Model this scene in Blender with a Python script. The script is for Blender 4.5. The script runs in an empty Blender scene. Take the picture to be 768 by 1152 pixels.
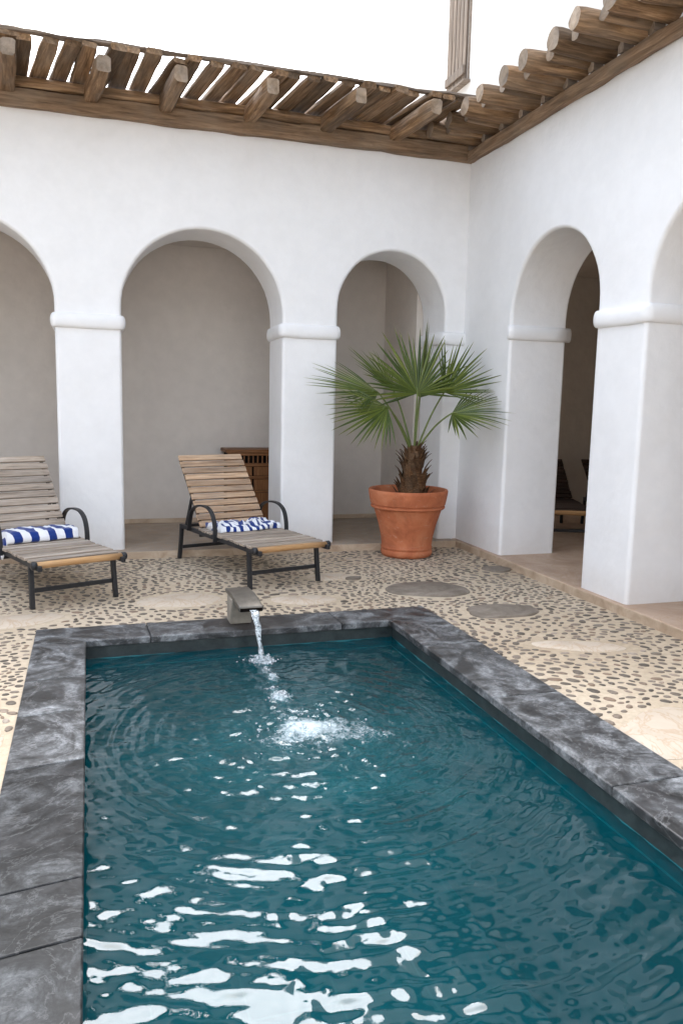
import bpy, bmesh, math, random
import numpy as np
from mathutils import Vector, Matrix, noise as mnoise
random.seed(7); rng = np.random.default_rng(7)
S = bpy.context.scene; COL = S.collection
PI = math.pi; R = math.radians

# ------------------------------------------------------------------ objects
def link(name, bm, mats, parent=None, smooth=False, bevel=None, autosm=None):
    me = bpy.data.meshes.new(name)
    bmesh.ops.recalc_face_normals(bm, faces=bm.faces[:])
    bm.to_mesh(me); bm.free()
    o = bpy.data.objects.new(name, me); COL.objects.link(o)
    for m in (mats if isinstance(mats, (list, tuple)) else [mats]): me.materials.append(m)
    if smooth:
        for p in me.polygons: p.use_smooth = True
    if parent: o.parent = parent
    if bevel:
        b = o.modifiers.new('bevel', 'BEVEL'); b.width = bevel[0]; b.segments = bevel[1]
        b.limit_method = 'ANGLE'; b.angle_limit = R(35)
        for p in me.polygons: p.use_smooth = True
        b.harden_normals = True
    if autosm is not None:
        for p in me.polygons: p.use_smooth = True
        e = [ed for ed in me.edges]
        me.set_sharp_from_angle(angle=R(autosm))
    return o

def thing(name, label, cat, loc=(0, 0, 0), rotz=0, group=None):
    o = bpy.data.objects.new(name, None); COL.objects.link(o)
    o.empty_display_size = .1
    o.location = loc; o.rotation_euler = (0, 0, rotz)
    return tag(o, label, cat, group)

def tag(o, label, cat, group=None):
    o['label'] = label; o['category'] = cat
    if group: o['group'] = group
    return o

def structure(o, kind='structure', label=None, cat=None):
    o['kind'] = kind
    if label: o['label'] = label
    if cat: o['category'] = cat
    return o

def box(bm, c, s, rot=None, mi=0):
    m = Matrix.Translation(c)
    if rot is not None: m = m @ rot
    m = m @ Matrix.Diagonal((s[0], s[1], s[2], 1))
    r = bmesh.ops.create_cube(bm, size=1, matrix=m)
    if mi:
        for f in {f for v in r['verts'] for f in v.link_faces}: f.material_index = mi
    return r['verts']

def ab(bm, x0, x1, y0, y1, z0, z1, mi=0):
    return box(bm, ((x0+x1)/2, (y0+y1)/2, (z0+z1)/2), (x1-x0, y1-y0, z1-z0), mi=mi)

def loft(bm, rings, closed=True, cap=True, mi=0, capmi=None):
    vr = [[bm.verts.new(p) for p in r] for r in rings]
    n = len(rings[0])
    for a, b in zip(vr[:-1], vr[1:]):
        for i in range(n if closed else n-1):
            j = (i+1) % n
            f = bm.faces.new((a[i], a[j], b[j], b[i])); f.material_index = mi
    if cap:
        for r in (vr[0], vr[-1]):
            f = bm.faces.new(r); f.material_index = mi if capmi is None else capmi
    return vr

def tube(bm, pts, rad, n=8, mi=0, flat=None):
    """tube through pts; rad number or list; flat=(w,h): rectangular bar, w along the side vector"""
    pts = [Vector(p) for p in pts]; rings = []
    up = Vector((0, 0, 1)); prev = None
    for i, p in enumerate(pts):
        t = (pts[min(i+1, len(pts)-1)] - pts[max(i-1, 0)]).normalized()
        if prev is None:
            a = up if abs(t.dot(up)) < .95 else Vector((0, 1, 0))
            s = t.cross(a).normalized()
        else:
            s = (prev - t*prev.dot(t)).normalized()
        prev = s; q = t.cross(s).normalized()
        r = rad[i] if isinstance(rad, (list, tuple)) else rad
        if flat:
            w, h = flat
            rings.append([p + s*(a*w/2) + q*(b*h/2) for a, b in ((-1, -1), (1, -1), (1, 1), (-1, 1))])
        else:
            rings.append([p + (s*math.cos(k*2*PI/n) + q*math.sin(k*2*PI/n))*r for k in range(n)])
    loft(bm, rings, mi=mi)

def barx(bm, pts, w, h):
    """flat bar in a plane x=const: path pts (x,y,z); w across x, h thickness in the plane"""
    pts = [Vector(p) for p in pts]; rings = []
    for i, p in enumerate(pts):
        t = (pts[min(i+1, len(pts)-1)] - pts[max(i-1, 0)]).normalized()
        s = Vector((1, 0, 0)); q = t.cross(s).normalized()
        rings.append([p + s*(a*w/2) + q*(b*h/2) for a, b in ((-1, -1), (1, -1), (1, 1), (-1, 1))])
    loft(bm, rings)

def smoothpath(pts, k=6):
    pts = [Vector(p) for p in pts]; out = []
    for i in range(len(pts)-1):
        p0 = pts[max(i-1, 0)]; p1 = pts[i]; p2 = pts[i+1]; p3 = pts[min(i+2, len(pts)-1)]
        for j in range(k):
            t = j/k
            out.append(.5*((2*p1) + (-p0+p2)*t + (2*p0-5*p1+4*p2-p3)*t*t + (-p0+3*p1-3*p2+p3)*t**3))
    out.append(pts[-1]); return out

def lathe(bm, prof, n=48, mi=0, wob=0):
    rings = []
    for (r, z) in prof:
        rings.append([Vector((r*math.cos(2*PI*k/n)*(1+wob*math.sin(k*.4+z*9)), r*math.sin(2*PI*k/n), z)) for k in range(n)])
    loft(bm, rings, cap=False, mi=mi)

# ------------------------------------------------------------------ materials
class M:
    def __init__(s, name, rough=.7, spec=.5):
        s.m = bpy.data.materials.new(name); s.m.use_nodes = True
        s.t = s.m.node_tree; s.n = s.t.nodes
        s.b = s.n['Principled BSDF']; s.b.inputs['Roughness'].default_value = rough
        s.b.inputs['Specular IOR Level'].default_value = spec
    def N(s, typ, **kw):
        n = s.n.new(typ)
        for k, v in kw.items():
            if k in n.inputs.keys(): n.inputs[k].default_value = v
            else: setattr(n, k, v)
        return n
    def L(s, a, b): s.t.links.new(a, b)
    def coord(s, kind='Object', scale=(1, 1, 1), loc=None):
        c = s.N('ShaderNodeTexCoord'); m = s.N('ShaderNodeMapping'); m.inputs['Scale'].default_value = scale
        s.L(c.outputs[kind], m.inputs['Vector'])
        return m.outputs[0]
    def world(s, scale=(1, 1, 1)):
        c = s.N('ShaderNodeNewGeometry'); m = s.N('ShaderNodeMapping'); m.inputs['Scale'].default_value = scale
        s.L(c.outputs['Position'], m.inputs['Vector']); return m.outputs[0]
    def noise(s, vec, scale, detail=4, rough=.55, dist=0):
        n = s.N('ShaderNodeTexNoise'); n.inputs['Scale'].default_value = scale; n.inputs['Detail'].default_value = detail
        n.inputs['Roughness'].default_value = rough; n.inputs['Distortion'].default_value = dist
        if vec is not None: s.L(vec, n.inputs['Vector'])
        return n.outputs['Fac']
    def ramp(s, fac, stops):
        r = s.N('ShaderNodeValToRGB'); e = r.color_ramp.elements
        while len(e) < len(stops): e.new(.5)
        for el, (p, c) in zip(e, stops):
            el.position = p; el.color = (c, c, c, 1) if isinstance(c, (int, float)) else (*c, 1)
        s.L(fac, r.inputs[0]); return r.outputs[0]
    def mix(s, fac, a, b, typ='MIX'):
        n = s.N('ShaderNodeMix', data_type='RGBA', blend_type=typ)
        for v, i in ((fac, 0), (a, 6), (b, 7)):
            if hasattr(v, 'is_linked') or hasattr(v, 'links'): s.L(v, n.inputs[i])
            elif isinstance(v, (int, float)): n.inputs[i].default_value = v if i == 0 else (v, v, v, 1)
            else: n.inputs[i].default_value = (*v, 1)
        return n.outputs[2]
    def math(s, op, a, b=None):
        n = s.N('ShaderNodeMath', operation=op)
        for v, i in ((a, 0), (b, 1)):
            if v is None: continue
            if isinstance(v, (int, float)): n.inputs[i].default_value = v
            else: s.L(v, n.inputs[i])
        return n.outputs[0]
    def col(s, c):
        if isinstance(c, tuple): s.b.inputs['Base Color'].default_value = (*c, 1)
        else: s.L(c, s.b.inputs['Base Color'])
    def bump(s, h, strength=.3, dist=.01, chain=None):
        n = s.N('ShaderNodeBump'); n.inputs['Strength'].default_value = strength; n.inputs['Distance'].default_value = dist
        s.L(h, n.inputs['Height'])
        if chain is not None: s.L(chain, n.inputs['Normal'])
        s.L(n.outputs[0], s.b.inputs['Normal']); return n.outputs[0]

def plaster(name, base, tint, amt=.5):
    m = M(name, .85, .25); w = m.world()
    big = m.ramp(m.noise(w, .9, 5, .6), [(.3, base), (.75, tint)])
    sm = m.ramp(m.noise(w, 7, 5, .6), [(.35, .93), (.65, 1.0)])
    c = m.mix(amt, big, m.mix(1, big, sm, 'MULTIPLY'))
    # scuffs and splash dirt low on the wall
    g = m.N('ShaderNodeSeparateXYZ'); m.L(w, g.inputs[0])
    low = m.math('SUBTRACT', 1, m.math('MULTIPLY', g.outputs[2], 2.6))
    low = m.math('MULTIPLY', m.math('MAXIMUM', low, 0), m.noise(w, 5, 5, .7))
    c = m.mix(m.math('MULTIPLY', low, .55), c, (.50, .40, .30))
    m.col(c)
    h1 = m.bump(m.noise(w, 2.2, 3, .5), .5, .05)
    h2 = m.bump(m.noise(w, 16, 4, .6), .25, .012, h1)
    m.bump(m.noise(w, 120, 3, .6), .18, .003, h2)
    return m.m
WHITE = plaster('white limewash plaster', (.85, .85, .86), (.82, .82, .825))
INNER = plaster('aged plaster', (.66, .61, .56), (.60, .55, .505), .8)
INNER_SHADE = plaster('shade darkened plaster', (.42, .365, .31), (.37, .32, .27), .8)  # darker copy of the gallery plaster, right gallery's shade put into the colour
UPPER = plaster('bright plaster', (.76, .755, .74), (.70, .69, .67), .6)

def wood(name, dark, mid, light, grey, greyamt, rough=.75, gs=1.0, rndamt=.5, bumps=.5):
    m = M(name, rough, .3)
    g = m.N('ShaderNodeNewGeometry'); oi = m.N('ShaderNodeObjectInfo')
    rnd = m.math('FRACT', m.math('ADD', g.outputs['Random Per Island'], m.math('MULTIPLY', oi.outputs['Random'], 7.31)))
    off = m.N('ShaderNodeVectorMath', operation='ADD'); c = m.N('ShaderNodeTexCoord')
    m.L(c.outputs['Object'], off.inputs[0])
    cx = m.N('ShaderNodeCombineXYZ')
    for i in range(3): m.L(m.math('MULTIPLY', rnd, 13.7+9*i), cx.inputs[i])
    m.L(cx.outputs[0], off.inputs[1])
    mp = m.N('ShaderNodeMapping'); mp.inputs['Scale'].default_value = (1.6*gs, 22*gs, 22*gs); m.L(off.outputs[0], mp.inputs['Vector'])
    mp2 = m.N('ShaderNodeMapping'); mp2.inputs['Scale'].default_value = (1.5, 4, 4); m.L(off.outputs[0], mp2.inputs['Vector'])
    grain = m.noise(mp.outputs[0], 1.6, 6, .65, .6)
    blot = m.noise(mp2.outputs[0], 1.4, 4, .6)
    col = m.ramp(grain, [(.28, dark), (.5, mid), (.74, light)])
    gm = m.ramp(blot, [(.42, 0.0), (.62, 1.0)])
    col = m.mix(m.math('MULTIPLY', gm, greyamt), col, m.ramp(grain, [(.3, tuple(x*.55 for x in grey)), (.7, grey)]))
    val = m.math('ADD', 1-rndamt/2, m.math('MULTIPLY', rnd, rndamt))
    hs = m.N('ShaderNodeHueSaturation'); m.L(col, hs.inputs['Color']); m.L(val, hs.inputs['Value'])
    m.L(hs.outputs[0], m.b.inputs['Base Color'])
    b1 = m.bump(grain, bumps, .006)
    m.bump(m.noise(mp2.outputs[0], 6, 4), .4, .01, b1)
    return m.m
BEAMW = wood('weathered pergola wood', (.045, .023, .010), (.165, .096, .048), (.36, .23, .13), (.24, .185, .135), .5, rndamt=.95)
LEDGW = wood('tan ledger wood', (.09, .054, .03), (.235, .15, .09), (.38, .26, .165), (.28, .22, .165), .5, rndamt=.2)
ENDW = wood('sawn end grain', (.12, .08, .05), (.26, .19, .13), (.38, .29, .21), (.30, .26, .22), .5, gs=.3, rndamt=.5)
TEAKG = wood('silvered teak', (.13, .10, .075), (.34, .275, .215), (.50, .42, .345), (.46, .405, .355), .6, rndamt=.4)
TEAKB = wood('sun bleached teak', (.17, .105, .065), (.44, .29, .18), (.60, .43, .285), (.48, .385, .30), .5, rndamt=.45)
TEAKO = wood('oiled teak rail', (.24, .12, .045), (.42, .235, .10), (.56, .34, .16), (.46, .3, .17), .3, .5, rndamt=.1, bumps=.25)
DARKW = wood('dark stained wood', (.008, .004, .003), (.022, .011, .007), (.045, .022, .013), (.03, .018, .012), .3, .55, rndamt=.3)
CABW = wood('red brown cabinet wood', (.07, .026, .009), (.19, .078, .027), (.31, .14, .055), (.21, .095, .037), .3, .5, rndamt=.2, bumps=.2)
SHUT = wood('bleached shutter wood', (.09, .065, .045), (.20, .155, .12), (.29, .235, .19), (.26, .225, .195), .5, rndamt=.25)

def simple(name, c, rough=.5, spec=.5, metal=0, var=.15, sc=20, bumps=.1):
    m = M(name, rough, spec); m.b.inputs['Metallic'].default_value = metal
    n = m.noise(m.coord(), sc, 5, .6)
    m.col(m.ramp(n, [(.3, tuple(x*(1-var) for x in c)), (.7, tuple(min(1, x*(1+var)) for x in c))]))
    m.bump(n, bumps, .003); return m.m
BLACK = simple('charcoal powder coated steel', (.018, .0185, .021), .45, .4, 0, .3, 30)
HOLESHADE = simple('recess shade', (.006, .004, .003), .9, .1)  # near black colour painted for the shade inside openings
SOIL = simple('potting soil', (.05, .03, .02), .95, .1, 0, .6, 60, .8)
BRACKET = simple('spout bronze', (.14, .125, .105), .38, .5, .55, .3, 12, .15)

def cement():
    m = M('beige pebble cement', .85, .25); w = m.world()
    c = m.ramp(m.noise(w, .8, 5, .6, .4), [(.25, (.44, .345, .24)), (.5, (.545, .445, .325)), (.78, (.615, .52, .40))])
    f = m.ramp(m.noise(w, 26, 6, .65), [(.3, .80), (.65, 1.04)])
    c = m.mix(1, c, f, 'MULTIPLY')
    st = m.ramp(m.noise(w, 2.6, 6, .7, 1.0), [(.55, 0), (.78, 1)])
    c = m.mix(m.math('MULTIPLY', st, .45), c, (.40, .29, .20))
    m.col(c)
    b = m.bump(m.noise(w, 9, 4), .3, .02); m.bump(m.noise(w, 130, 3), .3, .004, b); return m.m
CEMENT = cement()

def pebmat():
    m = M('river pebble', .55, .4); g = m.N('ShaderNodeNewGeometry')
    c = m.ramp(g.outputs['Random Per Island'], [(0, (.075, .06, .045)), (.4, (.135, .108, .082)), (.7, (.205, .165, .127)), (.9, (.22, .15, .10)), (1, (.36, .30, .24))])
    n = m.noise(m.world(), 45, 4, .6)
    c = m.mix(1, c, m.ramp(n, [(.3, .75), (.7, 1.2)]), 'MULTIPLY'); m.col(c); m.bump(n, .3, .004); return m.m
PEB = pebmat()

def stone(name, c1, c2, c3, sc=3, rough=.7, rings=False):
    m = M(name, rough, .35); o = m.coord()
    n = m.noise(o, sc, 6, .65, 1.2)
    c = m.ramp(n, [(.3, c1), (.5, c2), (.72, c3)])
    if rings:
        wv = m.N('ShaderNodeTexNoise'); wv.inputs['Scale'].default_value = 3.0; wv.inputs['Distortion'].default_value = 3.5; wv.inputs['Detail'].default_value = 4
        m.L(o, wv.inputs['Vector'])
        c = m.mix(m.ramp(wv.outputs['Fac'], [(.46, 0), (.5, .5), (.54, 0)]), c, (.42, .27, .16))
    m.col(c); m.bump(m.noise(o, 30, 5), .3, .006); return m.m
STONED = stone('dark flagstone', (.135, .11, .082), (.20, .165, .13), (.28, .235, .19), 5)
STONEB = stone('pale flagstone', (.47, .385, .29), (.545, .455, .355), (.61, .525, .42), 2.5, .7, True)
TILE = stone('worn terracotta floor', (.36, .245, .17), (.46, .33, .24), (.55, .42, .32), 2.2, .6, True)
GALF = stone('gallery flagstones', (.27, .215, .165), (.34, .275, .215), (.42, .35, .28), 2.0, .65, True)
EDGE = stone('plinth plaster', (.34, .245, .165), (.46, .35, .25), (.56, .45, .34), 4, .8)

def marble(name, k):
    m = M(name, .36, .5); o = m.world()
    g = m.N('ShaderNodeNewGeometry')
    off = m.N('ShaderNodeVectorMath', operation='ADD'); m.L(o, off.inputs[0])
    oi = m.N('ShaderNodeObjectInfo'); cx = m.N('ShaderNodeCombineXYZ')
    for i in range(3): m.L(m.math('MULTIPLY', oi.outputs['Random'], 17+5*i), cx.inputs[i])
    m.L(cx.outputs[0], off.inputs[1]); v = off.outputs[0]
    n = m.noise(v, 3.2, 9, .68, 1.6)
    c = m.ramp(n, [(.3, (.012*k, .0115*k, .0115*k)), (.44, (.03*k, .0305*k, .031*k)), (.52, (.08*k, .082*k, .084*k)), (.62, (.18*k, .187*k, .192*k)), (.75, (.32*k, .33*k, .336*k))])
    c2 = m.ramp(m.noise(v, 15, 9, .75, 1.2), [(.34, .35), (.5, .9), (.66, 1.5)])
    c = m.mix(.85, c, m.mix(1, c, c2, 'MULTIPLY'))
    c = m.mix(.6, c, m.mix(1, c, m.ramp(m.noise(v, 55, 6, .75, .6), [(.36, .45), (.64, 1.5)]), 'MULTIPLY'))
    dk = m.ramp(m.noise(v, 2.3, 4, .6, .8), [(.56, 0), (.62, 1)])
    c = m.mix(m.math('MULTIPLY', dk, .75), c, (.03, .029, .03))
    vein = m.ramp(m.noise(v, 1.8, 7, .62, 3.0), [(.485, 0), (.5, 1), (.515, 0)])
    c = m.mix(m.math('MULTIPLY', vein, .22*k), c, (.45, .45, .45))
    d = m.N('ShaderNodeVectorMath', operation='DISTANCE'); m.L(o, d.inputs[0]); d.inputs[1].default_value = (1.05, 5.36, .03)
    wet = m.ramp(m.math('ADD', d.outputs['Value'], m.math('MULTIPLY', m.noise(o, 9, 3), .15)), [(.22, 1), (.33, 0)])
    c = m.mix(m.math('MULTIPLY', wet, .8), c, (.025, .02, .017))
    m.col(c); m.L(m.ramp(n, [(.35, .34), (.65, .6)]), m.b.inputs['Roughness']); m.b.inputs['Specular IOR Level'].default_value = .42*k
    b = m.bump(m.noise(v, 8, 6, .65), .18, .01); m.bump(m.noise(v, 60, 4), .12, .003, b); return m.m
MARBLE = marble('grey marble', 1.0); MARBLED = marble('near black marble', .45)
GROUT = simple('pale grout', (.30, .30, .29), .8, .2)

def pooltile():
    m = M('teal pool tile', .35, .5); w = m.world()
    sp = m.N('ShaderNodeSeparateXYZ'); m.L(w, sp.inputs[0])
    c = m.ramp(m.noise(w, 3, 5, .6), [(.3, (.012, .15, .18)), (.7, (.02, .20, .225))])
    # tile joints every 0.45 m along the walls
    def joint(s):
        f = m.math('FRACT', m.math('MULTIPLY', s, 1/.45))
        return m.math('LESS_THAN', m.math('ABSOLUTE', m.math('SUBTRACT', f, .5)), .012)
    j = m.math('MAXIMUM', joint(sp.outputs[0]), joint(sp.outputs[1]))
    c = m.mix(m.math('MULTIPLY', j, .35), c, (.10, .30, .31))
    # wet tile course above the water line, coping shade put into its colour
    up = m.math('GREATER_THAN', sp.outputs[2], -.098)
    band = m.ramp(m.noise(w, 12, 6, .7), [(.3, (.012, .017, .018)), (.7, (.040, .054, .054))])
    c = m.mix(up, c, band)
    ln = m.math('LESS_THAN', m.math('ABSOLUTE', m.math('ADD', sp.outputs[2], .165)), .005)
    c = m.mix(m.math('MULTIPLY', ln, .9), c, (.75, .85, .85))
    m.col(c); return m.m
PTILE = pooltile()

def terracotta():
    m = M('terracotta', .75, .3); o = m.coord()
    c = m.ramp(m.noise(o, 4, 6, .65, .5), [(.28, (.31, .085, .036)), (.52, (.47, .15, .066)), (.75, (.54, .215, .11))])
    st = m.ramp(m.noise(m.coord(scale=(1, 1, 2.2)), 5.5, 7, .72, 1.5), [(.58, 0), (.72, 1)])
    c = m.mix(m.math('MULTIPLY', st, .6), c, (.58, .40, .30))
    dk = m.ramp(m.noise(o, 2.2, 5, .7, .6), [(.3, 1), (.45, 0)])
    c = m.mix(m.math('MULTIPLY', dk, .35), c, (.17, .06, .03)); m.col(c)
    b = m.bump(m.noise(o, 6, 5), .25, .02); m.bump(m.noise(o, 70, 4), .25, .004, b); return m.m
TERRA = terracotta()

def leafmat():
    m = M('fan palm leaf', .42, .5); g = m.N('ShaderNodeNewGeometry')
    at = m.N('ShaderNodeAttribute', attribute_name='tip')
    c = m.ramp(g.outputs['Random Per Island'], [(0, (.022, .048, .005)), (.5, (.062, .095, .010)), (1, (.17, .20, .030))])
    c = m.mix(m.ramp(at.outputs['Fac'], [(.82, 0), (1, .75)]), c, (.30, .26, .08))
    c = m.mix(m.ramp(m.noise(m.world(), 9, 4), [(.4, 0), (.8, .5)]), c, (.11, .17, .03))
    m.col(c); m.b.inputs['Transmission Weight'].default_value = 0
    tr = m.N('ShaderNodeBsdfTranslucent'); m.L(m.mix(1, c, (1.2, 1.25, .55), 'MULTIPLY'), tr.inputs[0])
    mx = m.N('ShaderNodeMixShader'); mx.inputs[0].default_value = .28
    m.L(m.b.outputs[0], mx.inputs[1]); m.L(tr.outputs[0], mx.inputs[2])
    m.L(mx.outputs[0], m.n['Material Output'].inputs[0]); return m.m
LEAF = leafmat()
PETI = simple('leaf stalk', (.13, .17, .045), .5, .4, 0, .25, 15)
FIBRE = wood('palm trunk fibre', (.022, .010, .004), (.10, .046, .018), (.22, .12, .06), (.16, .11, .07), .5, .85, 2.0, .6, .8)

def towel(name, period, phase, warp, wscale):
    m = M(name, .95, .1); o = m.coord()
    at = m.N('ShaderNodeAttribute', attribute_name='stripe')
    f = m.math('ADD', m.math('MULTIPLY', at.outputs['Fac'], 1/period), phase)
    f = m.math('ADD', f, m.math('MULTIPLY', m.math('SUBTRACT', m.noise(o, wscale, 2), .5), warp))
    k = m.math('GREATER_THAN', m.math('FRACT', f), .52)
    c = m.mix(k, (.78, .79, .82), (.010, .035, .19)); m.col(c)
    m.b.inputs['Sheen Weight'].default_value = .3
    b = m.bump(m.noise(o, 14, 4), .4, .02); m.bump(m.noise(o, 260, 2), .5, .003, b); return m.m

def watermat():
    m = M('pool water'); out = m.n['Material Output']
    gl = m.N('ShaderNodeBsdfGlossy'); gl.inputs['Roughness'].default_value = .015; gl.inputs['Color'].default_value = (1, 1, 1, 1)
    tr = m.N('ShaderNodeBsdfTransparent'); tr.inputs[0].default_value = (.16, .74, .78, 1)
    df = m.N('ShaderNodeBsdfDiffuse'); aa = m.N('ShaderNodeAttribute', attribute_name='air')   # silt, and fine bubbles where the jet drives air into the water
    m.L(m.mix(aa.outputs['Fac'], (.0015, .050, .064), (.008, .135, .160)), df.inputs[0])
    body = m.N('ShaderNodeMixShader'); body.inputs[0].default_value = .45
    m.L(tr.outputs[0], body.inputs[1]); m.L(df.outputs[0], body.inputs[2])
    fr = m.N('ShaderNodeFresnel'); fr.inputs['IOR'].default_value = 1.46
    w = m.world()
    bmp = m.N('ShaderNodeBump'); bmp.inputs['Strength'].default_value = .25; bmp.inputs['Distance'].default_value = .01
    ag = m.N('ShaderNodeAttribute', attribute_name='chop')
    m.L(m.math('MULTIPLY', m.noise(w, 26, 4, .6, .4), ag.outputs['Fac']), bmp.inputs['Height'])
    m.L(bmp.outputs[0], gl.inputs['Normal']); m.L(bmp.outputs[0], fr.inputs['Normal'])
    mx = m.N('ShaderNodeMixShader'); m.L(fr.outputs[0], mx.inputs[0]); m.L(body.outputs[0], mx.inputs[1]); m.L(gl.outputs[0], mx.inputs[2])
    # foam
    af = m.N('ShaderNodeAttribute', attribute_name='foam')
    n = m.noise(w, 30, 8, .78, 2.2)
    n2 = m.noise(w, 9, 4, .6, .8)
    v = m.math('ADD', m.math('MULTIPLY', n, .7), m.math('MULTIPLY', n2, .3))
    k = m.math('SUBTRACT', m.math('ADD', v, m.math('MULTIPLY', af.outputs['Fac'], .30)), .72)
    k = m.math('MINIMUM', m.math('MAXIMUM', m.math('MULTIPLY', k, 3.6), 0), .72)
    fo = m.N('ShaderNodeBsdfDiffuse'); fo.inputs[0].default_value = (.70, .79, .82, 1)
    m2 = m.N('ShaderNodeMixShader'); m.L(k, m2.inputs[0]); m.L(mx.outputs[0], m2.inputs[1]); m.L(fo.outputs[0], m2.inputs[2])
    m.L(m2.outputs[0], out.inputs[0]); return m.m
WATER = watermat()

def splashmat():
    m = M('aerated water'); out = m.n['Material Output']
    gl = m.N('ShaderNodeBsdfGlossy'); gl.inputs['Roughness'].default_value = .05
    tr = m.N('ShaderNodeBsdfTransparent'); tr.inputs[0].default_value = (.88, .94, .95, 1)
    df = m.N('ShaderNodeBsdfDiffuse'); df.inputs[0].default_value = (.82, .87, .90, 1)
    n = m.noise(m.coord(scale=(1, 1, .16)), 95, 5, .68, .6)
    b = m.N('ShaderNodeMixShader'); m.L(m.ramp(n, [(.42, .04), (.60, .72)]), b.inputs[0])
    m.L(tr.outputs[0], b.inputs[1]); m.L(df.outputs[0], b.inputs[2])
    fr = m.N('ShaderNodeFresnel'); fr.inputs['IOR'].default_value = 1.33
    mx = m.N('ShaderNodeMixShader'); m.L(fr.outputs[0], mx.inputs[0]); m.L(b.outputs[0], mx.inputs[1]); m.L(gl.outputs[0], mx.inputs[2])
    m.L(mx.outputs[0], out.inputs[0]); return m.m
AERATED = splashmat()

# ------------------------------------------------------------------ dimensions (metres, camera at x=y=0)
D, RX, T = 8.08, 3.93, .63           # back wall face, right wall face, wall thickness
STEP = .075
PX0, PX1, PY0, PY1 = -.07, 2.066, .45, 5.225     # pool inside
OX0, OX1, OY0, OY1 = -.367, 2.447, .12, 5.54     # coping outside
WZ = -.10

# ------------------------------------------------------------------ ground
bm = bmesh.new(); BIG = 70
xs = [-BIG, OX0+.02, OX1-.02, BIG]; ys = [-BIG, OY0+.02, OY1-.02, BIG]
vv = [[bm.verts.new((x, y, 0)) for x in xs] for y in ys]
for j in range(3):
    for i in range(3):
        if (i, j) != (1, 1): bm.faces.new((vv[j][i], vv[j][i+1], vv[j+1][i+1], vv[j+1][i]))
structure(link('courtyard_ground', bm, CEMENT))

# gallery floors (their front edge is the low step)
def slab(name, x0, x1, y0, y1, mat, front):
    bm = bmesh.new(); ab(bm, x0, x1, y0, y1, -.05, STEP)
    for f in bm.faces:
        if abs(f.normal.z) < .5: f.material_index = 1
    return structure(link(name, bm, [mat, EDGE], bevel=(.012, 2)))
slab('gallery_floor', -9, 3.88, 7.95, 9.9, GALF, 0)
slab('gallery_floor', 3.882, 7.6, -1.0, 9.9, TILE, 0)

# flat wall stones lying in the mosaic
def flat_stone(cx, cy, rx, ry, rot, mat, label, group, z=.012, sq=2.0, n=40):
    bm = bmesh.new(); top, mid, bot = [], [], []
    ph = random.random()*6
    for k in range(n):
        a = 2*PI*k/n; ca, sa = math.cos(a), math.sin(a)
        rr = 1/((abs(ca)**sq + abs(sa)**sq)**(1/sq)) * (1 + .06*math.sin(2*a+ph) + .05*math.sin(3*a+2*ph) + .02*math.sin(5*a+ph) + .014*math.sin(9*a+3*ph))
        p = Vector((rx*rr*ca, ry*rr*sa, 0))
        top.append(p*.965 + Vector((0, 0, z))); mid.append(p + Vector((0, 0, z*.4))); bot.append(p*1.01 + Vector((0, 0, -.03)))
    loft(bm, [top, mid, bot])
    o = link('flat_stone', bm, mat, autosm=50)
    o.location = (cx, cy, 0); o.rotation_euler.z = rot
    return tag(o, label, 'paving stone', group)
G1 = 'flat stones set in the pebble floor'
stones = [
 (2.74, 6.13, .34, .27, -.2, STONED, 'large dark oval flagstone in the pebble floor in front of the terracotta pot', 2.0),
 (3.02, 5.34, .27, .185, -.12, STONED, 'smaller dark squarish flagstone beside the back corner of the pool coping', 2.6),
 (3.74, 6.75, .13, .12, .3, STONED, 'little dark flat stone by the step of the right arcade', 2.6),
 (2.246, 6.66, .075, .055, .2, STONED, 'small brown flat stone near the front leg of the second lounger', 2.0),
 (2.72, 3.08, .38, .22, .6, STONEB, 'large pale flat stone beside the long right side of the pool coping', 2.3),
 (.66, 6.22, .31, .22, .1, STONEB, 'pale round flat stone between the two lounger fronts', 2.0),
 (-.55, 5.88, .33, .17, .15, STONEB, 'pale flat stone in front of the lounger with the folded towel', 2.2),
 (1.62, 6.02, .26, .14, -.1, STONEB, 'pale flat stone behind the water spout under the second lounger', 2.0),
 (-.62, 3.75, .2, .42, .1, STONEB, 'pale flat stone along the left side of the pool coping', 2.2),
 (3.1, 4.42, .30, .11, -.35, STONEB, 'slim pale flat stone among the pebbles below the near right pillar', 2.0),
 (2.05, 6.78, .2, .13, 0, STONEB, 'pale flat stone by the right front leg of the second lounger', 2.0),
]
for (x, y, rx, ry, ro, mt, lb, sq) in stones: flat_stone(x, y, rx, ry, ro, mt, lb, G1, .006 if mt is STONEB else .016, sq)

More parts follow.
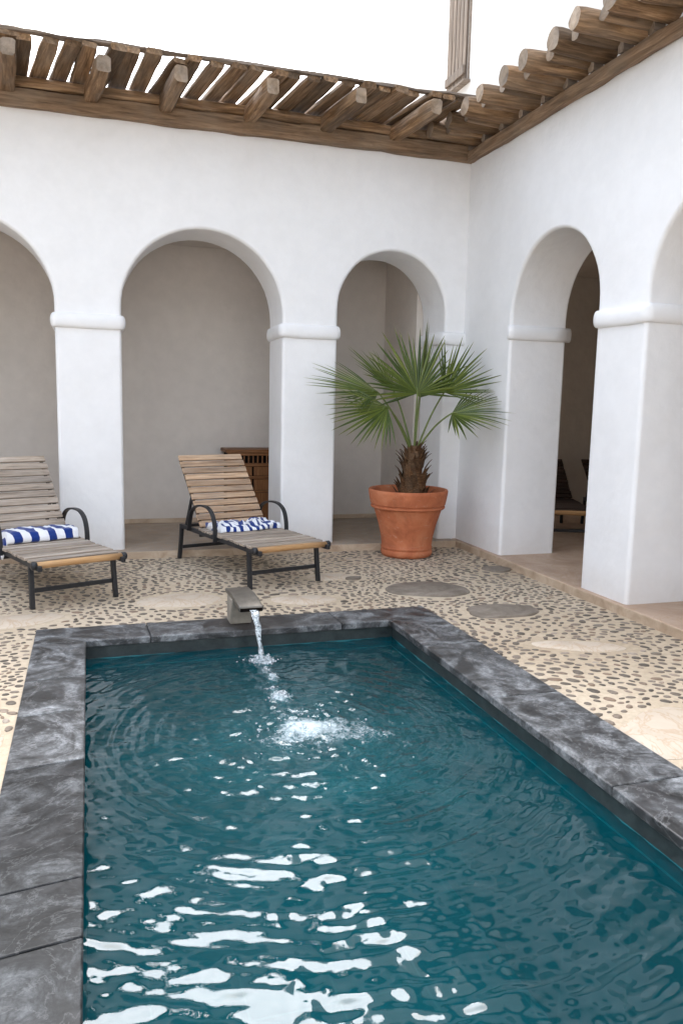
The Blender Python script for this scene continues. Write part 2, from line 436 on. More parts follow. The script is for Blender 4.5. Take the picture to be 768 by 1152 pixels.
# pebbles: rows that bend round the flat stones
def vn(x, y, s=1.0, z=0.0): return mnoise.noise(Vector((x*s, y*s, z)))
def pebbles():
    bm = bmesh.new(); cell = {}; cs = .07; cnt = 0
    def ok(x, y, d):
        i, j = int(math.floor(x/cs)), int(math.floor(y/cs))
        for a in range(i-2, i+3):
            for b in range(j-2, j+3):
                for (px, py, pd) in cell.get((a, b), ()):
                    if (px-x)**2 + (py-y)**2 < ((pd+d)*.5)**2: return False
        return True
    tries = 0
    while tries < 170000 and cnt < 11000:
        tries += 1
        x = random.uniform(-4.6, 3.86); y = random.uniform(.6, 7.93)
        if OX0-.03 < x < OX1+.03 and y < OY1+.03: continue
        ang = vn(x, y, .55, 3.1)*2.6; skip = False
        for (sx, sy, rx, ry, ro, mt, lb, sq) in stones:
            dx, dy = x-sx, y-sy; c, s = math.cos(ro), math.sin(ro)
            u, v = (c*dx+s*dy)/rx, (-s*dx+c*dy)/ry; r = math.hypot(u, v)
            if r < 1.0 + .045/min(rx, ry): skip = True; break
            if r < 1.9: ang = math.atan2(v*rx, u*ry)+ro+PI/2
        if skip: continue
        bare = vn(x, y, .95, 9.3) + .35*vn(x, y, 2.3, 4.0)
        if bare > .62 or random.random() < max(0, bare)*.35: continue
        L = random.choice((random.uniform(.036, .055), random.uniform(.048, .075), random.uniform(.058, .088))) * (1.0 + .35*vn(x, y, 1.1, 20)); W = L*random.uniform(.55, .80)
        d = (L+W)/2*1.08 + .004 + .014*max(0, vn(x, y, 1.7, 30))
        if not ok(x, y, d): continue
        cell.setdefault((int(math.floor(x/cs)), int(math.floor(y/cs))), []).append((x, y, d)); cnt += 1
        a = ang + random.gauss(0, .35); c, s = math.cos(a), math.sin(a)
        h = random.uniform(.003, .007); n = 9; ph = random.random()*6; rings = []
        for (k, z) in ((1.0, -.004), (.93, h*.55), (.62, h)):
            ring = []
            for q in range(n):
                t = 2*PI*q/n; w = 1 + .10*math.sin(2*t+ph) + .06*math.sin(3*t+ph*2)
                px, py = .5*L*k*w*math.cos(t), .5*W*k*w*math.sin(t)
                ring.append((x+c*px-s*py, y+s*px+c*py, z))
            rings.append(ring)
        vr = loft(bm, rings, cap=False); bm.faces.new(vr[-1])
    return bm
structure(link('pebble_mosaic', pebbles(), PEB, smooth=True), 'stuff', 'brown grey river pebbles pressed into the beige cement of the courtyard floor', 'pebbles')

# ------------------------------------------------------------------ arcade walls
def arch_outline(a0, a1, z0, z1, arches):
    """arches: (start, end, spring z, apex z) along the wall; returns outline (s,z)"""
    pts = [(a0, z0)]
    for (s, e, zs, za) in arches:
        pts.append((s, z0)); w = (e-s)/2; c = (s+e)/2; n = 30
        for k in range(n+1):
            t = PI - PI*k/n
            jx = .006*mnoise.noise(Vector((s*3.1, k*.3, 1))) if 0 < k < n else 0
            pts.append((c + w*math.cos(t) + jx, zs + (za-zs)*math.sin(t)))
        pts.append((e, z0))
    pts += [(a1, z0), (a1, z1), (a0, z1)]
    return pts
def prism_wall(name, pts, axis, p0, p1, mats, parent, bev=.035):
    bm = bmesh.new()
    f = (lambda s, z, p: (s, p, z)) if axis == 'x' else (lambda s, z, p: (p, s, z))
    loft(bm, [[f(s, z, p0) for s, z in pts], [f(s, z, p1) for s, z in pts]])
    return link(name, bm, mats, parent, bevel=(bev, 4))

def ring_sweep(bm, path, closed, z, h, out):
    """rounded moulding swept along a 2D path; profile bulges by out"""
    n = len(path); rings = []
    for i, p in enumerate(path):
        a = path[(i-1) % n] if closed or i > 0 else p; b = path[(i+1) % n] if closed or i < n-1 else p
        t = (Vector(b)-Vector(a)).normalized(); nr = Vector((t.y, -t.x))
        ring = []
        for k in range(11):
            th = -PI/2 + PI*k/10
            e = .05*mnoise.noise(Vector((p[0]*4.5, p[1]*4.5, z)))
            ring.append((p[0]+nr.x*(out*math.cos(th)**.7 if math.cos(th) > 0 else 0)*(1+e*3), p[1]+nr.y*(out*math.cos(th)**.7 if math.cos(th) > 0 else 0)*(1+e*3), z + e*.15 + h/2*math.sin(th)))
        ring.append((p[0]-nr.x*.03, p[1]-nr.y*.03, z+h/2)); ring.insert(0, (p[0]-nr.x*.03, p[1]-nr.y*.03, z-h/2))
        rings.append(ring)
    if closed: rings.append(rings[0])
    loft(bm, rings, closed=False, cap=not closed)
def rect_path(x0, x1, y0, y1, r=.035, k=4):
    out = []
    for cx, cy, a0 in ((x1-r, y0+r, -PI/2), (x1-r, y1-r, 0), (x0+r, y1-r, PI/2), (x0+r, y0+r, PI)):
        for i in range(k+1):
            a = a0 + PI/2*i/k; out.append((cx+r*math.cos(a), cy+r*math.sin(a)))
    # subdivide long edges
    res = []
    for i, p in enumerate(out):
        q = out[(i+1) % len(out)]; d = math.hypot(q[0]-p[0], q[1]-p[1]); m = max(1, int(d/.08))
        for j in range(m): res.append((p[0]+(q[0]-p[0])*j/m, p[1]+(q[1]-p[1])*j/m))
    return res
ZC, HC, OC = 2.285, .140, .040
def capital(parent, x0, x1, y0, y1, z=ZC):
    bm = bmesh.new(); ring_sweep(bm, rect_path(x0, x1, y0, y1), True, z, HC, OC)
    bmesh.ops.remove_doubles(bm, verts=bm.verts[:], dist=.0005)
    return link('capital', bm, WHITE, parent, smooth=True)

TOPW = 4.30
back = thing('arcade_wall', 'white plastered arcade wall with round arches behind the loungers and the pot', 'wall', (0, D, 0))
arc_b = [(-6.6, -5.02, 2.42, 3.21), (-4.42, -2.45-.39, 2.42, 3.21), (-1.86-.005, -.285, 2.42, 3.21), (.318, 1.90, 2.42, 3.213), (2.485, 3.70, 2.53, 3.155)]
arc_b = [(-4.06, -2.48, 2.42, 3.21)] + arc_b[2:]
prism_wall('wall', arch_outline(-9, RX+.5, 0, TOPW, arc_b), 'x', 0, T, WHITE, back)
for (a, b) in ((-2.48, -1.865), (-.285, .318), (1.90, 2.485)): capital(back, a, b, 0, T)
capital(back, 3.70, RX+.1, .0, T)

right = thing('arcade_wall', 'white plastered arcade wall with tall arches along the right side of the courtyard', 'wall', (RX, 0, 0))
arc_r = [(.45, 1.84, 2.43, 3.12), (2.46, 3.05, 2.43, 2.9), (3.66, 5.05, 2.43, 3.12), (5.665, 7.06, 2.43, 3.122)]
arc_r = [(-.35, 1.04, 2.43, 3.12), (1.655, 3.045, 2.43, 3.12), (3.66, 5.05, 2.43, 3.12), (5.665, 7.06, 2.43, 3.122)]
prism_wall('wall', arch_outline(-1, 8.6, 0, TOPW-.004, arc_r), 'y', 0, T, WHITE, right)
for (a, b) in ((1.04, 1.655), (3.045, 3.66), (5.05, 5.665)): capital(right, 0, T, a, b)
bm = bmesh.new(); ring_sweep(bm, [(T+.03, 7.06), (T*.75, 7.06), (T*.5, 7.06), (T*.25, 7.06), (.03, 7.06), (.012, 7.066), (-.002, 7.085)][::-1], False, ZC, HC, OC); link('capital', bm, WHITE, right, smooth=True)

# gallery walls and ceilings
gw = thing('gallery_wall', 'shaded grey plaster wall at the back of the gallery behind the round arches', 'wall', (0, 9.75, 0))
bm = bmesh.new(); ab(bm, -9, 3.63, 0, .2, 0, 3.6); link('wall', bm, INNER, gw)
bm = bmesh.new(); ab(bm, -9, 3.63, -.015, -.001, STEP, STEP+.055); link('skirting', bm, EDGE, gw, bevel=(.004, 1))
ew = thing('gallery_wall', 'shaded plaster end wall of the gallery in the corner behind the palm', 'wall', (3.63, 8.71, 0))
bm = bmesh.new(); ab(bm, 0, .30, .002, 1.24, 0, 3.6); link('wall', bm, INNER, ew)
bm = bmesh.new(); ab(bm, -.015, -.001, .002, 1.03, STEP, STEP+.055); link('skirting', bm, EDGE, ew, bevel=(.004, 1))
rw = thing('gallery_wall', 'dark shaded end wall of the right gallery behind the brown loungers', 'wall', (4.56, 9.75, 0))
bm = bmesh.new(); ab(bm, .002, 2.7, 0, .2, 0, 3.6); link('wall', bm, INNER_SHADE, rw)
ow = thing('gallery_wall', 'shaded outer wall closing the right gallery behind the tall arches', 'wall', (7.2, 4, 0))
bm = bmesh.new(); ab(bm, 0, .2, -5, 5.95, 0, 3.6); link('wall', bm, INNER_SHADE, ow)
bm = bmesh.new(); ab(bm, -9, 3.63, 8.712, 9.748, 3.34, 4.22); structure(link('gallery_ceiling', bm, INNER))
bm = bmesh.new(); ab(bm, 4.562, 7.4, -1, 9.748, 3.34, 4.22); structure(link('gallery_ceiling', bm, INNER_SHADE))

for nm, lb, x0, x1, y0, y1 in (('unseen_wall', 'unseen plain white wall added on the left side to shape the courtyard light', -6.9, -6.5, -6.2, 8.06), ('unseen_wall', 'unseen plain white wall added opposite the arches to shape the courtyard light', -6.9, 3.9, -6.62, -6.22)):  # out of view walls, added and sized to limit low sky light
    bm = bmesh.new(); ab(bm, x0, x1, y0, y1, 0, 3.4); tag(link(nm, bm, WHITE, bevel=(.03, 3)), lb, 'wall')
# upper storey on the right wing with its shuttered window
UX = 4.25
tw = thing('upper_wall', 'bright white upper storey wall rising above the right pergola', 'wall', (UX, 0, 4.2))
pts = [(-1, 0), (12.5, 0), (12.5, 5.6), (-1, 5.6)]
bm = bmesh.new(); ab(bm, 0, .4, -1, 8.88, 0, 5.6); ab(bm, 0, .4, 9.5, 12.5, 0, 5.6); ab(bm, 0, .4, 8.88, 9.5, 0, 1.05); ab(bm, 0, .4, 8.88, 9.5, 2.75, 5.6)
link('wall', bm, UPPER, tw)
wn = bpy.data.objects.new('window', None); COL.objects.link(wn); wn.parent = tw; wn.location = (0, 9.19, 1.05)
wn['label'] = 'narrow window closed by a bleached plank shutter'
bm = bmesh.new()
for k in range(5): box(bm, (0, 0, 0), (.001, .001, .001)) if False else None
bm.free()
def along(name, bmfun, mat, parent, loc, ydir=(1, 0, 0), zdir=(0, 0, 1), **kw):
    """mesh built with its length on local X, then turned so X points along ydir"""
    bm = bmesh.new(); bmfun(bm); o = link(name, bm, mat, parent, **kw)
    X = Vector(ydir).normalized(); Z = Vector(zdir); Y = Z.cross(X).normalized(); Z = X.cross(Y)
    m = Matrix((X, Y, Z)).transposed().to_4x4(); m.translation = loc
    o.matrix_local = m; return o
def shutter_bm(bm):
    for k in range(5): box(bm, (.86, -.20+.098*k, 0), (1.64, .088, .03))
    for x in (.16, 1.2): box(bm, (x, 0, .03), (.1, .5, .028))
along('shutter', shutter_bm, SHUT, wn, (-.012, 0, .0), (0, 0, 1), (-1, 0, 0), bevel=(.006, 1))
bm = bmesh.new()
for y in (-.282, .282): box(bm, (.045, y, .86), (.10, .05, 1.68))
link('frame', bm, SHUT, wn, bevel=(.006, 1))
bm = bmesh.new(); box(bm, (-.02, 0, .012), (.13, .68, .03)); link('sill', bm, SHUT, wn, bevel=(.006, 1))

# ------------------------------------------------------------------ pergolas
def hewn(L, w, h, seg=9, ch=.22, jit=.006, taper=0, tip=0.0):
    def f(bm):
        rings = []; sd = random.random()*100
        for i in range(seg+1):
            x = L*i/seg; k = 1-taper*i/seg
            e = 1.0
            if tip and i == seg: e = 1-tip
            c = min(w, h)*ch; W, H = w*k/2, h*k/2; ring = []
            for q, (a, b) in enumerate(((W-c, -H), (W, -H+c), (W, H-c), (W-c, H), (-W+c, H), (-W, H-c), (-W, -H+c), (-W+c, -H))):
                ring.append(((x + (mnoise.noise(Vector((q*2.1, sd, 5)))*.014 if i == seg else 0)), a*e + jit*1.6*mnoise.noise(Vector((x*4, q*1.7, sd))), b*e + jit*1.6*mnoise.noise(Vector((x*4, q*1.7, sd+50)))))
            rings.append(ring)
        loft(bm, rings, capmi=1)
    return f
def roundlog(L, r, seg=12, n=16, bend=.012):
    def f(bm):
        rings = []; sd = random.random()*100
        for i in range(seg+1):
            x = L*i/seg; ring = []
            e = .93 if i == seg else 1
            for k in range(n):
                a = 2*PI*k/n; rr = r*e*(1 + .09*mnoise.noise(Vector((x*3, math.cos(a)*.8+sd, math.sin(a)*.8))))
                ring.append((x + (.012*mnoise.noise(Vector((a, sd, 3))) if i == seg else 0), rr*math.cos(a) + bend*mnoise.noise(Vector((x*2.2, sd, 0))), rr*math.sin(a) + bend*mnoise.noise(Vector((x*2.2, sd, 9)))))
            rings.append(ring)
        loft(bm, rings, capmi=1)
    return f

pb = thing('pergola', 'brown timber pergola of short beams and gapped slats over the back arcade', 'pergola', (0, D, 4.11))
along('ledger', hewn(8.70, .10, .15, 60, .12, .010), [LEDGW, ENDW], pb, (-4.78, -.052, .08), (1, 0, 0), autosm=40)
along('ledger', hewn(8.70, .12, .085, 60, .15, .010), [BEAMW, ENDW], pb, (-4.78, -.045, .21), (1, 0, 0), autosm=40)
x = -4.6; bx = [-3.80, -3.0, -2.22, -1.42, -.63, .07, .74, 1.53, 2.28, 3.02]
for b in bx:
    along('beam', hewn(.88+random.uniform(-.03, .03), .125, .150, 9, .15, .007, .05, .08), [BEAMW, ENDW], pb, (b, .02, .178), (random.uniform(.02, .16), -1, random.uniform(-.01, .03)), autosm=35)
x = -4.5
while x < 3.5:
    if min(abs(x-b) for b in bx) > .0:
        sk = .16 + .05*random.uniform(-1, 1)
        along('slat', hewn(.92+random.uniform(-.04, .03), random.uniform(.132, .158), random.uniform(.045, .06), 8, .2, .005, .03, .08), [BEAMW, BEAMW], pb,
              (x, .10, .292+random.uniform(-.008, .008)), (sk, -1, .03), autosm=35)
    x += random.uniform(.158, .185)
along('batten', hewn(8.2, .07, .022, 50, .2, .012), [SHUT, ENDW], pb, (-4.6, -.77, .356), (1, 0, 0), autosm=40)

pr = thing('pergola', 'brown log pergola of round poles above the right arcade', 'pergola', (RX, 0, 4.10))
along('ledger', hewn(8.9, .085, .105, 60, .12, .009), [LEDGW, ENDW], pr, (-.045, -.9, .054), (0, 1, 0), autosm=40)
y = -.6; i = 0
while y < 7.93:
    big = i % 2 == 0
    r = random.uniform(.076, .090) if big else random.uniform(.056, .066)
    L = (.70+random.uniform(-.03, .05)) if big else (.60+random.uniform(-.05, .03))
    along('log', roundlog(L, r), [BEAMW, ENDW], pr, (.16, y, .118+r+random.uniform(0, .015)+(0 if big else .02)), (-1, random.uniform(-.04, .04), random.uniform(.0, .03)), autosm=50)
    if big: along('spacer', hewn(.09, .07, .095, 2, .15, .004), [SHUT, ENDW], pr, (-.0, y+.125, .156), (-1, 0, 0), autosm=35)
    y += random.uniform(.165, .190); i += 1

# ------------------------------------------------------------------ pool
pool = thing('swimming_pool', 'small rectangular plunge pool with a dark grey marble coping', 'pool', (OX0, OY0, 0))
def rel(o): o.matrix_parent_inverse = Matrix.Translation((-OX0, -OY0, 0)); return o
bm = bmesh.new()
ix0, ix1, iy0, iy1, zb = PX0-.0, PX1+.0, PY0, PY1, -1.35
b = [(ix0, iy0), (ix1, iy0), (ix1, iy1), (ix0, iy1)]
va = [bm.verts.new((x, y, -.0145)) for x, y in b]; vb = [bm.verts.new((x, y, zb)) for x, y in b]
for i in range(4): bm.faces.new((va[i], va[(i+1) % 4], vb[(i+1) % 4], vb[i]))
bm.faces.new(vb)
o = rel(link('basin', bm, PTILE, pool))
def cop(poly, mat=None):
    bm = bmesh.new()
    loft(bm, [[(x, y, -.016) for x, y in poly], [(x, y, .03) for x, y in poly]])
    o = rel(link('coping_slab', bm, mat or MARBLE, pool, bevel=(.008, 3)))
    return o
g = .0015; LIP = .022
ixl, ixr, iyb, iyf = PX0+LIP, PX1-LIP, PY1-LIP, PY0+LIP
sk = .02
# back run with mitred-looking butt joints
xs = [OX0, .36, 1.68, OX1]
for a, b_ in zip(xs[:-1], xs[1:]): cop([(a+g, iyb), (b_-g, iyb), (b_-g-sk*.5, OY1), (a+g-sk*.5 if a > OX0 else a, OY1)])
ysl = [OY0, 1.25, 2.25, 2.56, 3.46, 4.05, 4.56, iyb]
for a, b_ in zip(ysl[:-1], ysl[1:]): cop([(OX0, a+g-(.05 if a > OY0 else 0)), (ixl, a+g), (ixl, b_-g), (OX0, b_-g-(.05 if b_ < iyb else 0))], MARBLED if b_ < 3.5 else None)
ysr = [OY0, 1.4, 2.63, 3.66, 4.6, iyb]
for a, b_ in zip(ysr[:-1], ysr[1:]): cop([(ixr, a+g), (OX1, a+g), (OX1, b_-g), (ixr, b_-g)])
cop([(ixl+g, OY0), (ixr-g, OY0), (ixr-g, iyf), (ixl+g, iyf)])

# water surface
S1 = (1.047, 4.94); S2 = (1.02, 3.82); TR = [(1.03, 4.74), (1.035, 4.55), (1.01, 4.27), (1.05, 4.63), (1.0, 4.40)]
def water():
    nx, ny = 380, 840
    X = np.linspace(PX0+.001, PX1-.001, nx); Y = np.linspace(PY0+.001, PY1-.001, ny)
    XX, YY = np.meshgrid(X, Y)
    def ns(sc, seed, dx=1.0):
        # smooth value noise on a lattice, vectorised
        u = XX*sc*dx + 50+seed*3.7; v = YY*sc + 50+seed*1.3
        tab = np.random.default_rng(seed).random((256, 256))*2-1
        i, j = np.floor(u).astype(int), np.floor(v).astype(int); fu, fv = u-i, v-j
        fu = fu*fu*fu*(fu*(fu*6-15)+10); fv = fv*fv*fv*(fv*(fv*6-15)+10)
        g = lambda a, b: tab[a % 256, b % 256]
        return (g(i, j)*(1-fu)+g(i+1, j)*fu)*(1-fv) + (g(i, j+1)*(1-fu)+g(i+1, j+1)*fu)*fv
    w1 = ns(2.2, 1)*.6 + ns(5, 2)*.28
    r2 = np.hypot(XX-S2[0], YY-S2[1]); r1 = np.hypot(XX-S1[0], YY-S1[1])
    Z = np.zeros_like(XX)
    # rings thrown out by the churning water, warped and broken up
    am = .75+.5*ns(2.6, 5)
    for lam, a, sd, cut in ((.34, .0034, 11, 9), (.20, .0034, 12, 2.6), (.155, .0020, 17, 3.2), (.115, .0034, 13, 2.6), (.078, .0027, 16, 2.6), (.054, .0015, 14, 2.4), (.038, .0006, 15, 2.2)):
        ph = ns(2.4, sd)*1.6/max(lam/.12, .6) + ns(6.5, sd+20)*.9 + ns(13, sd+60)*.4
        Z += a*am*np.sin(2*PI*r2/lam + ph + w1*2.5)*np.exp(-r2/cut)*(.55+.6*ns(3.5, sd+40))*np.clip(r2/.35, 0, 1)
    for lam, a, sd in ((.13, .0022, 31), (.07, .0012, 32)):
        Z += a*np.sin(2*PI*r1/lam + ns(4, sd)*1.5)*np.exp(-r1/.5)
    # slow crossing swell and small chop
    Z += .0040*ns(2.4, 51) + .0046*ns(6.0, 52, .62) + .0034*ns(11, 53, .85) + .0019*ns(19, 55, .9) + .0008*ns(34, 54, .8)
    ch = np.exp(-(r2/.75)**2) + .8*np.exp(-(r1/.25)**2)
    Z += ch*(.006*ns(11, 61) + .004*ns(24, 62) + .002*ns(48, 63))
    Z += .03*np.exp(-(r2/.16)**2)*(.5+.7*ns(14, 71)) - .018*np.exp(-(r1/.05)**2)
    foam = .52*np.exp(-(((XX-S2[0])/.26)**2+((YY-S2[1])/.20)**2)) + .72*np.exp(-(r2/.58)**2)*(.55+.75*ns(7, 81, .6)) + 1.2*np.exp(-(r1/.10)**2)
    for (tx, ty), rr, s in zip(TR, (.06, .055, .085, .05, .06), (.8, .95, 1.15, .85, .8)):
        foam += s*np.exp(-(((XX-tx)/rr)**2+((YY-ty)/rr)**2)); Z += .012*s*np.exp(-(((XX-tx)/rr)**2+((YY-ty)/rr)**2))*(.6+.6*ns(30, 90))
    foam += .32*np.exp(-(((XX-1.35)/.35)**2+((YY-3.45)/.45)**2))*(.6+.8*ns(9, 83))
    chop = np.clip(.12 + 1.1*np.exp(-(r2/.8)**2) + .8*np.exp(-(r1/.4)**2), 0, 1.2)
    me = bpy.data.meshes.new('water')
    co = np.stack([XX, YY, Z+WZ], -1).reshape(-1, 3)
    idx = np.arange(nx*ny).reshape(ny, nx)
    q = np.stack([idx[:-1, :-1], idx[:-1, 1:], idx[1:, 1:], idx[1:, :-1]], -1).reshape(-1, 4)
    me.from_pydata(co.tolist(), [], q.tolist()); me.update()
    air = np.clip(.9*np.exp(-(np.hypot(XX-S2[0], (YY-S2[1]+.35)*.85)/.75)**2)*(.75+.4*ns(5, 101)) + .12*np.exp(-(r2/1.7)**2), 0, 1)
    for nme, arr in (('foam', foam), ('chop', chop), ('air', air)):
        at = me.attributes.new(nme, 'FLOAT', 'POINT'); at.data.foreach_set('value', arr.reshape(-1).astype(np.float32))
    me.polygons.foreach_set('use_smooth', np.ones(len(me.polygons), bool))
    me.materials.append(WATER)
    o = bpy.data.objects.new('water', me); COL.objects.link(o); return structure(o)
water()

# spout
sp = thing('water_spout', 'grey bronze water spout on the back coping pouring into the pool', 'spout', (.985, 5.40, .03))
bm = bmesh.new()
base = [(-.075, .10), (.075, .10), (.075, -.035), (-.075, -.035)]
loft(bm, [[(x*1.0, y, 0) for x, y in base], [(x*.98, y+.004-.02*(y < 0), .10) for x, y in base], [(x*.98, y-.05*(y < 0), .188) for x, y in base]])
link('pedestal', bm, simple('spout stone', (.27, .245, .205), .5, .4, .1, .25, 10, .2), sp, bevel=(.008, 2))
bm = bmesh.new()
prof = [(-.085, 0), (-.085, .036), (.085, .036), (.085, 0)]
loft(bm, [[(x+dx, y, z+z0) for x, z in prof] for y, z0, dx in ((.13, .190, -.0), (-.05, .186, .015), (-.21, .140, .035), (-.225, .132, .038))])
link('spout_plate', bm, BRACKET, sp, bevel=(.010, 3))
bm = bmesh.new(); ab(bm, -.038, .112, -.2275, -.2255, .136, .160); link('slot_shade', bm, HOLESHADE, sp)  # thin dark plate painted as the shade of an opening

# falling water: a twisting sheet that narrows to a rope
bm = bmesh.new(); rings = []
n = 26
for i in range(n+1):
    t = i/n; y = 5.185 - .245*t**.6; z = .178 - (.178-WZ+.01)*t**1.35
    x = 1.035 + .012*t; w = .026*(1-.45*t)+.003*math.sin(t*17); d = .007+.008*t; tw_ = t*2.6
    ring = []
    for k in range(14):
        a = 2*PI*k/14; u, v = w*math.cos(a)*(1+.25*math.sin(a*3+t*21)), d*math.sin(a)*(1+.3*math.cos(a*2+t*33))
        ring.append((x + u*math.cos(tw_*.4)-v*math.sin(tw_*.4), y + u*math.sin(tw_*.4)+v*math.cos(tw_*.4), z))
    rings.append(ring)
loft(bm, rings)
structure(link('falling_water', bm, AERATED, smooth=True), 'stuff', 'thin rope of clear water falling from the bronze spout into the pool', 'water')

def splash(cx, cy, rad, hgt, num, seed):
    rnd = random.Random(seed); bm = bmesh.new()
    for k in range(num):
        a = rnd.random()*2*PI; r = rad*abs(rnd.gauss(0, .55)); s = rnd.uniform(.0015, .005)*(1.6 if rnd.random() < .1 else 1)
        z = WZ + .004 + abs(rnd.gauss(0, hgt))*max(.1, 1-r/rad)
        m = Matrix.Translation((cx+r*math.cos(a), cy+r*math.sin(a)*.85, z)) @ Matrix.Rotation(rnd.random()*3, 4, 'Z') @ Matrix.Diagonal((s*rnd.uniform(1, 2.2), s*rnd.uniform(.8, 1.4), s*rnd.uniform(.6, 1.3), 1))
        bmesh.ops.create_icosphere(bm, subdivisions=1, radius=1, matrix=m)
    return bm
def foam_lump(bm, cx, cy, r, h, seed):
    m = Matrix.Translation((cx, cy, WZ-.006)) @ Matrix.Diagonal((r, r*.9, h, 1))
    vs = bmesh.ops.create_icosphere(bm, subdivisions=4, radius=1, matrix=m)['verts']
    for v in vs:
        d = v.co - Vector((cx, cy, WZ)); k = 1 + .55*mnoise.fractal(Vector((v.co.x*38+seed, v.co.y*38, v.co.z*38)), .8, 2.1, 4)
        v.co = Vector((cx, cy, WZ)) + d*max(.25, k)
bm = splash(S1[0], S1[1], .11, .022, 150, 1)
for k, (tx, ty) in enumerate(TR):
    b2 = splash(tx, ty, (.05, .05, .09, .05, .06)[k], (.012, .012, .02, .01, .01)[k], (30, 34, 80, 24, 30)[k], 5+k); me = bpy.data.meshes.new('tmp'); b2.to_mesh(me); b2.free(); bm.from_mesh(me); bpy.data.meshes.remove(me)
for i, (dx, dy, r, h) in enumerate(((0, 0, .05, .035), (.045, -.02, .035, .022), (-.05, .0, .03, .018), (.02, -.06, .035, .02), (-.03, -.67, .05, .032), (-.01, -.62, .028, .026), (-.012, -.39, .026, .016), (.004, -.355, .018, .02), (.0, -.30, .016, .010), (-.045, -.54, .02, .010))):
    foam_lump(bm, S1[0]+dx, S1[1]+dy, r, h, i*7.3)
b2 = splash(S2[0], S2[1], .34, .010, 150, 9); me = bpy.data.meshes.new('tmp'); b2.to_mesh(me); b2.free(); bm.from_mesh(me); bpy.data.meshes.remove(me)
structure(link('splash_foam', bm, AERATED, smooth=True), 'stuff', 'white splashes and droplets where the spout water churns the pool', 'water')

# ------------------------------------------------------------------ sun loungers
def lounger(label, loc, rotz, W, seatmat, railmat, metal, recline, group, arms=True):
    """local: x across, +y towards the head; front legs at y=-.72"""
    t = thing('sun_lounger', label, 'sun lounger', loc, rotz, group)
    Y0 = -.72; zr = .335; hw = W/2
    bm = bmesh.new()
    for s in (-1, 1): box(bm, (s*(hw-.018), Y0+.635, zr), (.032, 1.66, .04))
    for yy in (Y0+.02, Y0+1.44): box(bm, (0, yy, zr), (W-.06, .03, .03))
    link('frame', bm, metal, t, bevel=(.006, 2))
    for s in (-1, 1):
        for yy, sp_ in ((Y0, -.02), (Y0+1.46, .03)):
            bm = bmesh.new(); barx(bm, [(s*(hw-.018), yy-sp_*.6, zr-.01), (s*(hw-.016), yy, .18), (s*(hw-.012), yy+sp_, 0)], .034, .042); link('leg', bm, metal, t, bevel=(.005, 1))
    for yy, zz in ((Y0+.004, .135), (Y0+1.475, .12), (Y0+1.05, .30)):
        bm = bmesh.new(); box(bm, (0, yy, zz), (W-.06, .022, .034)); link('stretcher', bm, metal, t, bevel=(.004, 1))
    hy = Y0+.98; n = 10; seat = bmesh.new(); L = hy-(Y0-.13); step_ = L/n
    # slats laid with the grain along x
    for k in range(n):
        yy = Y0-.09 + step_*(k+.62)
        vs = box(seat, (random.uniform(-.004, .004), yy, .366+random.uniform(-.002, .002)), (W+.012+random.uniform(-.012, .012), step_*.71, .022))
    o = link('seat', seat, TEAKG if seatmat is TEAKB else seatmat, t, bevel=(.004, 2))
    bm = bmesh.new(); tube(bm, [(-hw+.01, 0, 0), (-hw*.5, 0, .0015), (0, 0, .002), (hw*.5, 0, .001), (hw-.01, 0, 0)], .026, 12)
    o = link('front_rail', bm, railmat, t, smooth=True); o.location = (0, Y0-.135, .352)
    for s in (-1, 1):
        bm = bmesh.new(); tube(bm, [(s*(hw-.012), Y0-.135, .352), (s*(hw-.008), Y0-.135, .352), (s*(hw+.02), Y0-.135, .352), (s*(hw+.028), Y0-.135, .352)], [.027, .031, .031, .024], 12)
        link('end_cap', bm, metal, t, autosm=50)
    # backrest
    Lb = .84; ca, sa = math.cos(recline), math.sin(recline)
    rot = Matrix.Rotation(recline, 4, 'X'); bk = bmesh.new(); nb = 11; st = Lb/nb
    for k in range(nb):
        d = .02 + st*(k+.5)
        box(bk, (random.uniform(-.004, .004), d, .028+random.uniform(-.002, .002)), (W-.015+random.uniform(-.008, .008), st*.80, .019), Matrix.Rotation(random.uniform(-.006, .006), 4, 'Z'))
    o = link('backrest', bk, seatmat, t, bevel=(.004, 2)); o.location = (0, hy, .352); o.rotation_euler.x = recline
    bm = bmesh.new()
    for s in (-1, 1): box(bm, (s*(hw-.035), Lb/2, 0), (.026, Lb+.03, .030))
    o = link('back_frame', bm, metal, t, bevel=(.004, 1)); o.location = (0, hy, .352); o.rotation_euler.x = recline
    d = .42
    for s in (-1, 1):
        bm = bmesh.new(); barx(bm, [(s*(hw-.05), hy+ca*d, .35+sa*d), (s*(hw-.05), Y0+1.40, .35)], .02, .03); link('prop_bar', bm, metal, t)
        if arms:
            bm = bmesh.new(); xx = s*(hw+.018)
            barx(bm, smoothpath([(xx, Y0+.60, .31), (xx, Y0+.605, .44), (xx, Y0+.65, .545), (xx, Y0+.75, .60), (xx, Y0+.90, .605), (xx, Y0+1.04, .575), (xx, Y0+1.13, .50), (xx, Y0+1.19, .33)], 5), .040, .016)
            link('armrest', bm, metal, t, bevel=(.003, 1))
    return t
GL = 'slatted sun loungers around the pool courtyard'
def place(foot_left, rot, W):
    """world position of the lounger's base from its left front foot"""
    v = Matrix.Rotation(rot, 3, 'Z') @ Vector((W/2-.012, .72, 0)); return Vector(foot_left)+v
r1 = R(22.5); W1 = .68
lounger('grey slatted sun lounger cut by the frame edge, a rolled striped towel across it', place((-.437, 6.213, 0), r1, W1), r1, W1, TEAKG, TEAKO, BLACK, R(50), GL)
r2 = R(16.5); W2 = .70
